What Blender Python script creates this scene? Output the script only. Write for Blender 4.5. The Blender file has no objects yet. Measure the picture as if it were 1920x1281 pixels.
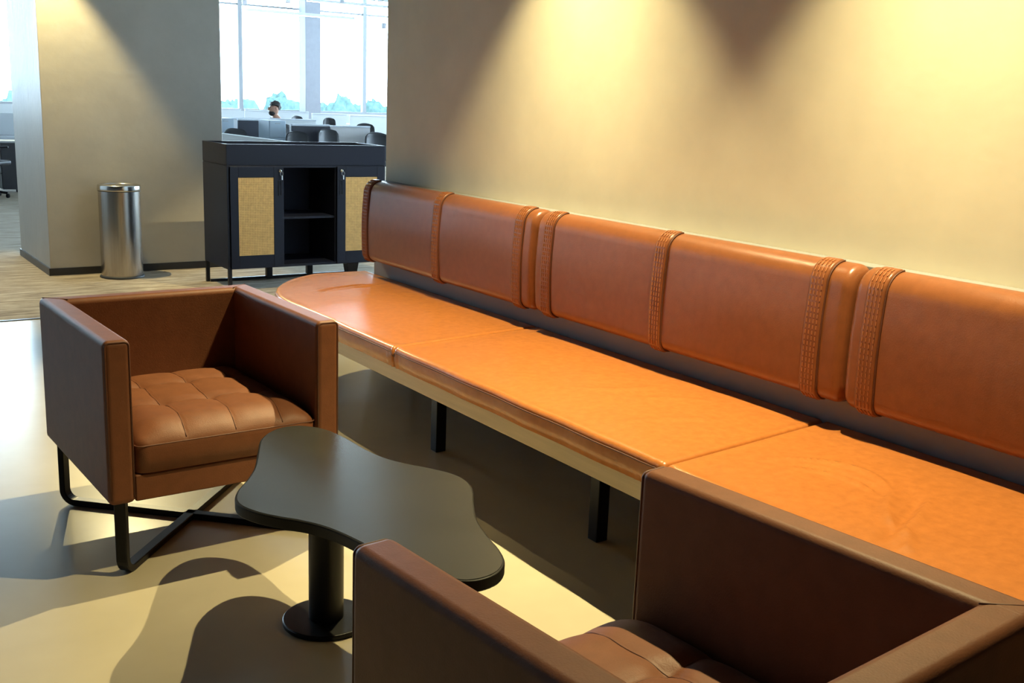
import bpy, bmesh, math, random
from mathutils import Matrix, Vector, noise

random.seed(4)
scene = bpy.context.scene
COL = scene.collection
PI = math.pi

# ------------------------------------------------------------------ camera
CAM_RIGHT = (0.8283867, -0.5589045, 0.0374337)
CAM_DOWN = (-0.0907207, -0.1998071, -0.9756264)
CAM_FWD = (0.5527615, 0.8047999, -0.2162217)
cam_data = bpy.data.cameras.new('camera')
cam_data.sensor_width = 36.0
cam_data.lens = 2011.4 / 1920 * 36.0
cam_data.clip_start = 0.05
cam_data.clip_end = 600
cam = bpy.data.objects.new('camera', cam_data)
COL.objects.link(cam)
_r, _u, _b = Vector(CAM_RIGHT), -Vector(CAM_DOWN), -Vector(CAM_FWD)
cam.matrix_world = Matrix(((_r.x, _u.x, _b.x, 0), (_r.y, _u.y, _b.y, 0), (_r.z, _u.z, _b.z, 1.5), (0, 0, 0, 1)))
scene.camera = cam

# ------------------------------------------------------------------ exposure
vs = scene.view_settings
scene.display_settings.display_device = 'sRGB'
vs.view_transform = 'Standard'
vs.look = 'None'
vs.exposure = 0.0
vs.gamma = 1.0
vs.use_curve_mapping = False
scene.cycles.max_bounces = 10
scene.cycles.diffuse_bounces = 2
scene.cycles.glossy_bounces = 4
scene.cycles.sample_clamp_indirect = 4.0

# ------------------------------------------------------------------ world: even, hazy daylight
SKY = (0.70, 0.84, 1.0)
SKY_STRENGTH = 36.0
world = bpy.data.worlds.new('hazy_sky')
scene.world = world
world.use_nodes = True
wb = world.node_tree.nodes['Background']
wb.inputs['Color'].default_value = (*SKY, 1)
wb.inputs['Strength'].default_value = SKY_STRENGTH

GLASS_Y = 36.0
portal = bpy.data.lights.new('window_portal', 'AREA')
portal.shape = 'RECTANGLE'
portal.size, portal.size_y = 27.6, 5.9
portal.cycles.is_portal = True
po = bpy.data.objects.new('window_portal', portal)
po.location = (10.9, GLASS_Y - 0.25, 3.9)
po.rotation_euler = (-PI / 2, 0, 0)
COL.objects.link(po)
side = portal.copy()
side.size, side.size_y = 29.9, 5.9
so = bpy.data.objects.new('window_portal', side)
so.location = (25.7, 20.5, 3.9)
so.rotation_euler = Vector((-1, 0, 0)).to_track_quat('-Z', 'Z').to_euler()
COL.objects.link(so)

# ------------------------------------------------------------------ ceiling spotlights
WARM = (1.0, 0.84, 0.42)


def spot(loc, aim, size_deg, blend, power, color=WARM, radius=0.013):
    l = bpy.data.lights.new('ceiling_spotlight', 'SPOT')
    l.energy = power
    l.color = color
    l.spot_size = math.radians(size_deg)
    l.spot_blend = blend
    l.shadow_soft_size = radius
    o = bpy.data.objects.new('ceiling_spotlight', l)
    o.location = loc
    d = Vector(aim)
    o.rotation_euler = d.to_track_quat('-Z', 'Y').to_euler()
    COL.objects.link(o)
    return o


TILT = math.radians(10)
SPILL, BEAM = 150, 460
AXIS = (-math.sin(TILT), 0, -math.cos(TILT))
for _y in (3.76, 1.95):
    spot((2.50, _y, 3.0), AXIS, 87, 0.30, SPILL)      # wide spill of the fitting
    spot((2.50, _y, 3.0), AXIS, 82, 0.95, BEAM)        # its main beam
spot((1.70, 8.82, 3.0), (0, 0, -1), 72, 0.4, 330)
spot((3.62, 6.55, 3.2), (-0.02, 1.4, -2.65), 46, 0.5, 330)   # unseen passage downlight, added to brighten the cabinet front
spot((2.12, 8.70, 3.0), (-0.25, -3.45, -3.0), 33, 0.6, 950)         # spotlight by the pillar aimed at the concrete floor

# ================================================================== materials
MATS = {}


def nd(nt, kind, loc=(0, 0), **kw):
    n = nt.nodes.new(kind)
    n.location = loc
    for k, v in kw.items():
        if k in n.inputs:
            n.inputs[k].default_value = v
        else:
            setattr(n, k, v)
    return n


def mat(name, color, rough=0.5, metal=0.0, spec=0.5, var=0.0, var_scale=6.0, var_color=None, bump=0.0, bump_scale=120.0,
        stretch=(1, 1, 1), detail=4.0, aniso=0.0, coat=0.0):
    m = bpy.data.materials.new(name)
    m.use_nodes = True
    nt = m.node_tree
    b = nt.nodes['Principled BSDF']
    b.inputs['Base Color'].default_value = (*color, 1)
    b.inputs['Roughness'].default_value = rough
    b.inputs['Metallic'].default_value = metal
    b.inputs['Specular IOR Level'].default_value = spec
    b.inputs['Anisotropic'].default_value = aniso
    b.inputs['Coat Weight'].default_value = coat
    tc = nd(nt, 'ShaderNodeTexCoord')
    mp = nd(nt, 'ShaderNodeMapping')
    mp.inputs['Scale'].default_value = stretch
    nt.links.new(tc.outputs['Object'], mp.inputs['Vector'])
    if var > 0:
        nz = nd(nt, 'ShaderNodeTexNoise', Scale=var_scale, Detail=detail, Roughness=0.6)
        nt.links.new(mp.outputs[0], nz.inputs['Vector'])
        rp = nd(nt, 'ShaderNodeValToRGB')
        rp.color_ramp.elements[0].position = 0.3
        rp.color_ramp.elements[1].position = 0.7
        c2 = var_color or tuple(c * (1 - var) for c in color)
        c1 = tuple(min(1, c * (1 + var)) for c in color) if not var_color else color
        rp.color_ramp.elements[0].color = (*c2, 1)
        rp.color_ramp.elements[1].color = (*c1, 1)
        nt.links.new(nz.outputs['Fac'], rp.inputs['Fac'])
        nt.links.new(rp.outputs['Color'], b.inputs['Base Color'])
    if bump > 0:
        n2 = nd(nt, 'ShaderNodeTexNoise', Scale=bump_scale, Detail=3.0)
        nt.links.new(mp.outputs[0], n2.inputs['Vector'])
        bp = nd(nt, 'ShaderNodeBump', Strength=bump, Distance=0.002)
        nt.links.new(n2.outputs['Fac'], bp.inputs['Height'])
        nt.links.new(bp.outputs[0], b.inputs['Normal'])
    MATS[name] = m
    return m


mat('plaster', (0.77, 0.70, 0.57), 0.62, spec=0.3, var=0.07, var_scale=2.2, bump=0.25, bump_scale=26)
mat('ledge_paint', (0.27, 0.275, 0.29), 0.6, spec=0.3, var=0.04)
mat('floor_concrete', (0.45, 0.395, 0.295), 0.22, spec=0.5, var=0.07, var_scale=1.6, bump=0.10, bump_scale=9)
mat('skirting', (0.018, 0.017, 0.017), 0.4)
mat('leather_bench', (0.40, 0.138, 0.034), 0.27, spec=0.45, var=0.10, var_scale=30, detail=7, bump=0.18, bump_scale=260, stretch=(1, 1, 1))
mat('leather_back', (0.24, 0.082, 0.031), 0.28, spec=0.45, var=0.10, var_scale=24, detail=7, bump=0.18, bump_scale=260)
mat('leather_chair', (0.165, 0.060, 0.027), 0.52, spec=0.26, var=0.10, var_scale=22, detail=7, bump=0.22, bump_scale=240)
mat('seam_thread', (0.10, 0.03, 0.012), 0.6)
mat('stitch_thread', (0.40, 0.15, 0.055), 0.6)
mat('black_steel', (0.006, 0.006, 0.008), 0.36, spec=0.25)
mat('table_top', (0.026, 0.025, 0.023), 0.27, spec=0.5, var=0.12, var_scale=9)
mat('table_edge', (0.006, 0.006, 0.006), 0.45, spec=0.2)
mat('rail_wood', (0.50, 0.39, 0.24), 0.5, var=0.14, var_scale=5, stretch=(6, 0.35, 6))
mat('cabinet_paint', (0.0085, 0.0105, 0.022), 0.36, spec=0.2)
mat('cabinet_inside', (0.005, 0.007, 0.017), 0.6, spec=0.25)
mat('rattan', (0.60, 0.41, 0.17), 0.55, var=0.15, var_scale=40)
mat('chrome', (0.62, 0.60, 0.56), 0.2, metal=1.0)
mat('steel_brushed', (0.44, 0.41, 0.38), 0.24, metal=1.0, var=0.12, var_scale=60, stretch=(1, 1, 0.02))
mat('bin_rubber', (0.02, 0.02, 0.02), 0.6)
mat('ceiling_dark', (0.10, 0.10, 0.105), 0.8)
mat('ceiling_white', (0.75, 0.78, 0.80), 0.8)
mat('office_white', (0.72, 0.75, 0.78), 0.5)
mat('mullion_grey', (0.42, 0.44, 0.48), 0.5)
mat('column_grey', (0.36, 0.37, 0.42), 0.7, var=0.05)
mat('panel_dark', (0.018, 0.019, 0.032), 0.5)
mat('panel_white', (0.62, 0.60, 0.60), 0.6)
mat('panel_pale_blue', (0.50, 0.60, 0.70), 0.6)
mat('panel_grey', (0.36, 0.37, 0.36), 0.7)
mat('desk_top', (0.66, 0.70, 0.76), 0.4)
mat('chair_mesh', (0.015, 0.016, 0.022), 0.45)
mat('skin', (0.42, 0.22, 0.15), 0.5)
mat('hair', (0.012, 0.010, 0.010), 0.6)
mat('shirt', (0.05, 0.06, 0.09), 0.8)
mat('leaves', (0.028, 0.046, 0.044), 0.9, spec=0.0, var=0.3, var_scale=1.5)
mat('ground_pale', (0.32, 0.33, 0.28), 0.9)
mat('bark', (0.12, 0.09, 0.07), 0.9)
mat('raft_metal', (0.30, 0.36, 0.42), 0.6)


def carpet_material():
    m = bpy.data.materials.new('carpet')
    m.use_nodes = True
    nt = m.node_tree
    b = nt.nodes['Principled BSDF']
    b.inputs['Roughness'].default_value = 0.95
    b.inputs['Specular IOR Level'].default_value = 0.1
    tc = nd(nt, 'ShaderNodeTexCoord')
    mp = nd(nt, 'ShaderNodeMapping')
    mp.inputs['Scale'].default_value = (1.2, 7.0, 1)
    nz = nd(nt, 'ShaderNodeTexNoise', Scale=2.4, Detail=8.0, Roughness=0.7)
    nt.links.new(tc.outputs['Object'], mp.inputs['Vector'])
    nt.links.new(mp.outputs[0], nz.inputs['Vector'])
    rp = nd(nt, 'ShaderNodeValToRGB')
    e = rp.color_ramp.elements
    e[0].position, e[1].position = 0.36, 0.66
    e[0].color, e[1].color = (0.20, 0.155, 0.11, 1), (0.52, 0.44, 0.33, 1)
    nt.links.new(nz.outputs['Fac'], rp.inputs['Fac'])
    nt.links.new(rp.outputs['Color'], b.inputs['Base Color'])
    n2 = nd(nt, 'ShaderNodeTexNoise', Scale=300.0)
    nt.links.new(tc.outputs['Object'], n2.inputs['Vector'])
    bp = nd(nt, 'ShaderNodeBump', Strength=0.5, Distance=0.004)
    nt.links.new(n2.outputs['Fac'], bp.inputs['Height'])
    nt.links.new(bp.outputs[0], b.inputs['Normal'])
    MATS['carpet'] = m


carpet_material()


def glass_material():
    m = bpy.data.materials.new('window_glass')
    m.use_nodes = True
    nt = m.node_tree
    nt.nodes.clear()
    out = nd(nt, 'ShaderNodeOutputMaterial')
    t = nd(nt, 'ShaderNodeBsdfTransparent')
    t.inputs['Color'].default_value = (0.90, 0.96, 0.97, 1)
    g = nd(nt, 'ShaderNodeBsdfGlossy')
    g.inputs['Roughness'].default_value = 0.02
    fr = nd(nt, 'ShaderNodeFresnel', IOR=1.45)
    mx = nd(nt, 'ShaderNodeMixShader')
    nt.links.new(fr.outputs[0], mx.inputs[0])
    nt.links.new(t.outputs[0], mx.inputs[1])
    nt.links.new(g.outputs[0], mx.inputs[2])
    nt.links.new(mx.outputs[0], out.inputs['Surface'])
    MATS['window_glass'] = m


glass_material()


def emission_material(name, color, strength):
    m = bpy.data.materials.new(name)
    m.use_nodes = True
    b = m.node_tree.nodes['Principled BSDF']
    b.inputs['Emission Color'].default_value = (*color, 1)
    b.inputs['Emission Strength'].default_value = strength
    MATS[name] = m


emission_material('tube_light', (0.95, 0.98, 1.0), 12.0)

# ================================================================== helpers


def link(o, parent=None):
    COL.objects.link(o)
    if parent is not None:
        o.parent = parent
    return o


def tag(o, label=None, cat=None, group=None, kind=None):
    for k, v in (('label', label), ('category', cat), ('group', group), ('kind', kind)):
        if v:
            o[k] = v
    return o


def empty(name, loc=(0, 0, 0), rz=0.0):
    o = bpy.data.objects.new(name, None)
    o.location = loc
    o.rotation_euler = (0, 0, rz)
    o.empty_display_size = 0.1
    COL.objects.link(o)
    return o


def mesh_obj(name, verts, faces, material, parent=None, smooth=False, bevel=0.0, seg=2, subsurf=0):
    me = bpy.data.meshes.new(name)
    me.from_pydata(verts, [], faces)
    me.validate()
    bm = bmesh.new()
    bm.from_mesh(me)
    bmesh.ops.recalc_face_normals(bm, faces=bm.faces)
    bm.to_mesh(me)
    bm.free()
    me.materials.append(MATS[material])
    if smooth or bevel:
        for p in me.polygons:
            p.use_smooth = True
    o = bpy.data.objects.new(name, me)
    if bevel:
        md = o.modifiers.new('bevel', 'BEVEL')
        md.width = bevel
        md.segments = seg
        md.limit_method = 'ANGLE'
        md.harden_normals = True
    if subsurf:
        md = o.modifiers.new('subsurf', 'SUBSURF')
        md.levels = md.render_levels = subsurf
    return link(o, parent)


class MB:
    """collects boxes, tubes and sheets into one mesh"""

    def __init__(self):
        self.v, self.f = [], []

    def add(self, v, f):
        n = len(self.v)
        self.v += [tuple(p) for p in v]
        self.f += [tuple(i + n for i in q) for q in f]
        return self

    def box(self, x0, x1, y0, y1, z0, z1):
        v = [(x, y, z) for z in (z0, z1) for y in (y0, y1) for x in (x0, x1)]
        return self.add(v, [(0, 2, 3, 1), (4, 5, 7, 6), (0, 1, 5, 4), (2, 6, 7, 3), (0, 4, 6, 2), (1, 3, 7, 5)])

    def sweep(self, path, section, closed=False, up=None):
        """section: list of (a, b); a along side vector, b along the second normal"""
        P = [Vector(p) for p in path]
        n, k = len(P), len(section)
        rows = []
        prev = None
        for i in range(n):
            if closed:
                t = (P[(i + 1) % n] - P[i - 1]).normalized()
            else:
                t = (P[min(i + 1, n - 1)] - P[max(i - 1, 0)]).normalized()
            if up is not None:
                s = t.cross(Vector(up))
                if s.length < 1e-4:
                    s = prev if prev else t.orthogonal()
                s = s.normalized()
            elif prev is None:
                s = t.orthogonal().normalized()
            else:
                s = (prev - t * prev.dot(t)).normalized()
            prev = s
            b = s.cross(t).normalized()
            rows.append([P[i] + s * a_ + b * b_ for a_, b_ in section])
        v = [p for r in rows for p in r]
        f = []
        for i in range(n if closed else n - 1):
            j = (i + 1) % n
            for q in range(k):
                w = (q + 1) % k
                f.append((i * k + q, i * k + w, j * k + w, j * k + q))
        if not closed:
            f.append(tuple(range(k)))
            f.append(tuple((n - 1) * k + q for q in range(k)))
        return self.add(v, f)

    def tube(self, path, r, k=8, closed=False):
        sec = [(r * math.cos(2 * PI * q / k), r * math.sin(2 * PI * q / k)) for q in range(k)]
        return self.sweep(path, sec, closed)

    def lathe(self, prof, cx=0, cy=0, k=32):
        n = len(prof)
        v = [(cx + r * math.cos(2 * PI * q / k), cy + r * math.sin(2 * PI * q / k), z) for r, z in prof for q in range(k)]
        f = []
        for i in range(n - 1):
            for q in range(k):
                w = (q + 1) % k
                f.append((i * k + q, i * k + w, (i + 1) * k + w, (i + 1) * k + q))
        f.append(tuple(range(k)))
        f.append(tuple((n - 1) * k + q for q in range(k)))
        return self.add(v, f)

    def prism(self, outline, z0, z1):
        n = len(outline)
        v = [(x, y, z0) for x, y in outline] + [(x, y, z1) for x, y in outline]
        f = [tuple(range(n)), tuple(range(n, 2 * n))]
        f += [(i, (i + 1) % n, n + (i + 1) % n, n + i) for i in range(n)]
        return self.add(v, f)

    def build(self, name, material, parent=None, **kw):
        return mesh_obj(name, self.v, self.f, material, parent, **kw)


def box(name, x0, x1, y0, y1, z0, z1, material, parent=None, bevel=0.0, seg=2):
    return MB().box(x0, x1, y0, y1, z0, z1).build(name, material, parent, bevel=bevel, seg=seg)


def struct(o, label=None):
    o['kind'] = 'structure'
    if label:
        o['label'] = label
    return o


def copy_tree(o, parent=None):
    c = o.copy()
    COL.objects.link(c)
    c.parent = parent
    for ch in list(o.children):
        copy_tree(ch, c)
    return c


def fillet_path(pts, r, n=6):
    """round the inner corners of a polyline"""
    P = [Vector(p) for p in pts]
    out = [P[0]]
    for i in range(1, len(P) - 1):
        a, b, c = P[i - 1], P[i], P[i + 1]
        d1, d2 = (a - b).normalized(), (c - b).normalized()
        ang = d1.angle(d2)
        t = r / math.tan(ang / 2)
        p1, p2 = b + d1 * t, b + d2 * t
        cen = b + (d1 + d2).normalized() * (r / math.sin(ang / 2))
        for k in range(n + 1):
            s = k / n
            q = (p1 * (1 - s) + p2 * s) - cen
            out.append(cen + q.normalized() * r)
    out.append(P[-1])
    return out


def catmull(pts, n=6):
    out = []
    m = len(pts)
    for i in range(m):
        p0, p1, p2, p3 = (Vector(pts[(i + k - 1) % m]) for k in range(4))
        for k in range(n):
            t = k / n
            out.append(0.5 * ((2 * p1) + (-p0 + p2) * t + (2 * p0 - 5 * p1 + 4 * p2 - p3) * t * t + (-p0 + 3 * p1 - 3 * p2 + p3) * t ** 3))
    return out


# ================================================================== setting
WALL_X = 2.93
LEDGE_X = 2.86
WALL_END = 5.63
CARPET_Y = 7.47
CEIL = 3.35
OFF = 6.9

struct(box('floor', -6.2, 26, -4.2, CARPET_Y, -0.2, 0.0, 'floor_concrete'), 'polished beige concrete floor')
struct(box('floor_carpet', -6.2, 26, CARPET_Y, 37, -0.2, 0.002, 'carpet'), 'streaky brown and beige carpet beyond the concrete floor')
struct(box('trim_1', -6, 26, CARPET_Y - 0.012, CARPET_Y + 0.012, -0.01, 0.005, 'skirting'), 'thin dark strip where concrete meets carpet')
struct(box('wall_right', WALL_X, WALL_X + 0.25, -4, WALL_END, 0, CEIL, 'plaster', bevel=0.004), 'beige plaster wall behind the long bench')
struct(box('trim_2', LEDGE_X, WALL_X, -4, WALL_END, 0, 1.037, 'ledge_paint', bevel=0.004), 'low grey ledge along the wall behind the bench')
struct(box('wall_behind', -6, WALL_X + 0.25, -4.2, -4, 0, CEIL, 'ceiling_dark'))
struct(box('wall_left', -6.2, -6, -4.2, CARPET_Y, 0, CEIL, 'ceiling_dark'))
struct(box('wall_office_left', -6.2, -6, CARPET_Y, 37, 0, OFF + 0.1, 'office_white'))
struct(box('ceiling', -6, WALL_X + 0.25, -4, CARPET_Y, CEIL, CEIL + 0.2, 'ceiling_dark'))
struct(box('ceiling_office', -6, 26, CARPET_Y, 37, OFF, OFF + 0.1, 'ceiling_white'))
struct(box('wall_lounge_return', -6, WALL_X + 0.25, CARPET_Y - 0.1, CARPET_Y, CEIL, OFF, 'ceiling_white'))
struct(box('wall_passage_upper', WALL_X, WALL_X + 0.25, 5.4, CARPET_Y, CEIL, OFF, 'office_white'))
struct(box('wall_office_right', 25.8, 26, 5.4, 37, 0, 0.93, 'office_white'))
struct(box('wall_office_right_upper', 25.8, 26, 5.4, 37, OFF - 0.1, OFF + 0.1, 'office_white'))
for k in range(13):  # side glazing out of view, added to bring extra daylight into the office
    y0 = 5.6 + 2.3 * k
    y1 = y0 + 2.3
    fr = MB()
    for a, b in ((y0, y0 + 0.07), (y1 - 0.07, y1)):
        fr.box(25.83, 25.97, a, b, 0.93, OFF - 0.1)
    for a, b in ((0.93, 1.0), (OFF - 0.17, OFF - 0.1), (4.36, 4.42)):
        fr.box(25.83, 25.97, y0 + 0.07, y1 - 0.07, a, b)
    w = struct(fr.build('window_%d' % (k + 21), 'mullion_grey'))
    box('pane', 25.894, 25.906, y0 + 0.07, y1 - 0.07, 1.0, OFF - 0.17, 'window_glass', w)
struct(box('wall_office_corner', 25.8, 26, 35.5, 37, 0.93, OFF - 0.1, 'office_white'))
struct(box('wall_office_near', WALL_X + 0.25, 26, 5.4, 5.6, 0, OFF + 0.1, 'office_white'))
struct(box('ceiling_passage', WALL_X + 0.25, 26, 5.4, CARPET_Y, OFF, OFF + 0.1, 'ceiling_white'))

# pillar with a rippled wall covering
def pillar_material():
    m = mat('pillar_plaster', (0.46, 0.415, 0.34), 0.42, spec=0.45, var=0.06, var_scale=3)
    nt = m.node_tree
    b = nt.nodes['Principled BSDF']
    tc = nd(nt, 'ShaderNodeTexCoord')
    mp = nd(nt, 'ShaderNodeMapping')
    mp.inputs['Scale'].default_value = (1, 14, 1.6)
    nz = nd(nt, 'ShaderNodeTexNoise', Scale=3.0, Detail=2.0)
    nt.links.new(tc.outputs['Object'], mp.inputs['Vector'])
    nt.links.new(mp.outputs[0], nz.inputs['Vector'])
    n2 = nd(nt, 'ShaderNodeTexNoise', Scale=9.0, Detail=4.0)
    nt.links.new(tc.outputs['Object'], n2.inputs['Vector'])
    ad = nd(nt, 'ShaderNodeMath', operation='ADD')
    nt.links.new(nz.outputs['Fac'], ad.inputs[0])
    nt.links.new(n2.outputs['Fac'], ad.inputs[1])
    bp = nd(nt, 'ShaderNodeBump', Strength=0.12, Distance=0.02)
    nt.links.new(ad.outputs[0], bp.inputs['Height'])
    nt.links.new(bp.outputs[0], b.inputs['Normal'])


pillar_material()
PX0, PX1, PY0, PY1 = 1.756, 3.20, 9.18, 10.42
struct(box('wall_pillar', PX0, PX1, PY0, PY1, 0, OFF, 'pillar_plaster', bevel=0.006), 'wide beige plastered pillar beside the window opening')
sk = MB()
sk.box(PX0 - 0.012, PX1 + 0.012, PY0 - 0.012, PY0, 0, 0.062).box(PX0 - 0.012, PX0, PY0, PY1, 0, 0.062)
struct(sk.build('baseboard_pillar', 'skirting'), 'black skirting around the foot of the pillar')

# window front far behind
struct(box('wall_sill', -6, 26, GLASS_Y - 0.12, GLASS_Y + 0.12, 0, 0.93, 'office_white'), 'low white wall under the far windows')
struct(box('wall_lintel', -6, 26, GLASS_Y - 0.12, GLASS_Y + 0.12, OFF - 0.1, OFF + 0.1, 'office_white'))
for k in range(12):
    x0 = -2.9 + 2.3 * k
    x1 = x0 + 2.3
    fr = MB()
    fr.box(x0, x0 + 0.07, GLASS_Y - 0.09, GLASS_Y + 0.05, 0.93, OFF - 0.1).box(x1 - 0.07, x1, GLASS_Y - 0.09, GLASS_Y + 0.05, 0.93, OFF - 0.1)
    fr.box(x0 + 0.07, x1 - 0.07, GLASS_Y - 0.09, GLASS_Y + 0.05, 0.93, 1.0).box(x0 + 0.07, x1 - 0.07, GLASS_Y - 0.09, GLASS_Y + 0.05, OFF - 0.17, OFF - 0.1)
    fr.box(x0 + 0.07, x1 - 0.07, GLASS_Y - 0.06, GLASS_Y + 0.03, 4.36, 4.42)
    w = struct(fr.build('window_%d' % (k + 1), 'mullion_grey'), 'tall bright office window far behind')
    box('pane', x0 + 0.07, x1 - 0.07, GLASS_Y - 0.006, GLASS_Y + 0.006, 1.0, OFF - 0.17, 'window_glass', w)
box('wall_flank', -6, -2.9, GLASS_Y - 0.1, GLASS_Y + 0.1, 0.93, OFF - 0.1, 'office_white')['kind'] = 'structure'
box('wall_flank_right', 24.7, 26, GLASS_Y - 0.1, GLASS_Y + 0.1, 0.93, OFF - 0.1, 'office_white')['kind'] = 'structure'
for cx in (15.52, 6.7 - 4.6, 22.4):
    struct(box('wall_column', cx - 0.28, cx + 0.28, GLASS_Y - 0.75, GLASS_Y - 0.2, 0, OFF, 'column_grey', bevel=0.01), 'square grey column standing before the far windows')

# ================================================================== long bench
bench = empty('bench', (2.45, 3.0, 0))
tag(bench, 'long wooden bench base on black square legs along the wall', 'bench')


def rel(parent, o):
    """parent keeping world placement (parents carry a plain location and a z rotation)"""
    o.parent = parent
    o.matrix_parent_inverse = (Matrix.Translation(parent.location) @ Matrix.Rotation(parent.rotation_euler.z, 4, 'Z')).inverted()
    return o


BENCH_END = 0.44
END_CURVE = [(2.048, 4.98), (2.066, 5.14), (2.103, 5.27), (2.150, 5.37), (2.205, 5.455), (2.265, 5.53), (2.33, 5.595), (2.40, 5.65), (2.48, 5.695), (2.57, 5.722)]


def front_x(y):
    if y <= END_CURVE[0][1]:
        return END_CURVE[0][0]
    for (xa, ya), (xb, yb) in zip(END_CURVE, END_CURVE[1:]):
        if y <= yb:
            return xa + (xb - xa) * (y - ya) / (yb - ya)
    return END_CURVE[-1][0]


out = [(2.058, BENCH_END)] + [(x + 0.010, y - 0.008) for x, y in END_CURVE] + [(2.70, 5.722), (2.855, 5.722), (2.855, BENCH_END)]
rel(bench, MB().prism(out, 0.350, 0.411).build('deck', 'rail_wood', bevel=0.003))
for lx in (2.295, 2.78):
    for ly in (5.0, 3.885, 2.76, 1.64, 0.56):
        rel(bench, box('leg', lx - 0.024, lx + 0.026, ly - 0.025, ly + 0.025, 0, 0.350, 'black_steel', bevel=0.003))
for lx in (2.295, 2.78):
    rel(bench, box('frame_rail', lx - 0.02, lx + 0.02, 0.6, 5.1, 0.312, 0.349, 'black_steel'))


def wrinkle(x, y, lines):
    """sum of crease ridges; each line is (x0, y0, x1, y1, bow, width, height)"""
    h = 0.0
    for x0, y0, x1, y1, bow, w, a in lines:
        dx, dy = x1 - x0, y1 - y0
        L = math.hypot(dx, dy)
        t = ((x - x0) * dx + (y - y0) * dy) / L ** 2
        if -0.1 < t < 1.1:
            s = ((x - x0) * -dy + (y - y0) * dx) / L - bow * 4 * t * (1 - t)
            e = max(0.0, min(1.0, min(t + 0.1, 1.1 - t) * 4))
            h += a * e * math.exp(-(s / w) ** 2)
    return h


def seat_cushion(name, ya, yb, skew_a, skew_b, lines, label, r=0.022, z0=0.412, z1=0.500, phase=0.0):
    """ya..yb at the front edge; the joint lines drift by skew towards the back"""
    NU, NV = 56, int((yb - ya) * 70)
    us = [0.0, 0.0006, 0.003, 0.007, 0.012, 0.018, 0.026, 0.036]
    us = us + [0.036 + (0.964 - 0.036) * (i + 1) / NU for i in range(NU)] + [0.975, 0.985, 0.993, 0.998, 1.0]
    vsx = [0.0, 0.001, 0.0025, 0.005, 0.009, 0.014]
    vsx = vsx + [0.014 + 0.972 * (i + 1) / NV for i in range(NV)] + [0.991, 0.995, 0.9975, 0.999, 1.0]
    verts, faces = [], []

    def drop(d, rr):
        return 0.0 if d >= rr else rr - math.sqrt(max(0.0, rr * rr - (rr - d) ** 2))
    ncol = len(us) + 2
    for v in vsx:
        row = []
        for u in us:
            y = ya + skew_a * u + (yb + skew_b * u - ya - skew_a * u) * v
            xf = front_x(y)
            x = xf + (2.855 - xf) * u
            dE = min(v, 1 - v) * (yb - ya)
            d1 = u * (2.855 - xf)
            d2 = (1 - u) * (2.855 - xf)
            z = z1 - drop(d1, r) - drop(dE, 0.018) - drop(d2, 0.018)
            crown = 0.010 * (1 - (2 * u - 1) ** 4) * (1 - (2 * v - 1) ** 8) - 0.006
            puff = 0.004 * noise.noise(Vector((x * 2.1, y * 2.1, phase))) + 0.0012 * noise.noise(Vector((x * 9, y * 9, phase + 3)))
            edge = min(1, d1 / 0.05) * min(1, dE / 0.05) * min(1, d2 / 0.05)
            z += crown * edge + puff * edge + wrinkle(x, y, lines) * edge
            # slight waviness of the front edge and gathers near the joints
            if u < 0.03:
                g = 0.0035 * noise.noise(Vector((y * 5, phase, 1))) + 0.0025 * math.exp(-dE / 0.12) * math.sin(y * 190)
                x += g
            row.append((x, y, z))
        fx, fy, fz = row[0]
        bx_, by_, bz_ = row[-1]
        gather = 0.0022 * math.sin(fy * 170 + phase) * math.exp(-min(v, 1 - v) * (yb - ya) / 0.16)
        row = [(fx + 0.004 + gather, fy, z0), (fx + gather * 1.4, fy, (z0 + fz) / 2)] + row + [(bx_, by_, z0)]
        verts += row
    m = len(us) + 3
    n = len(vsx)
    for i in range(n - 1):
        for j in range(m - 1):
            faces.append((i * m + j, i * m + j + 1, (i + 1) * m + j + 1, (i + 1) * m + j))
        faces.append((i * m + m - 1, i * m, (i + 1) * m, (i + 1) * m + m - 1))
    faces.append(tuple(range(m)))
    faces.append(tuple((n - 1) * m + j for j in range(m)))
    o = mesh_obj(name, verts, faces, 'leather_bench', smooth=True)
    # piping along the front top edge
    pth = []
    for i in range(0, n, 2):
        fx, fy, fz = verts[i * m + 2]
        pth.append((fx - 0.001, fy, fz - 0.002))
    MB().tube(pth, 0.0028, 6).build('piping', 'seam_thread', o, smooth=True)
    tag(o, label, 'cushion', 'seat cushions on the long bench')
    return o


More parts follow.
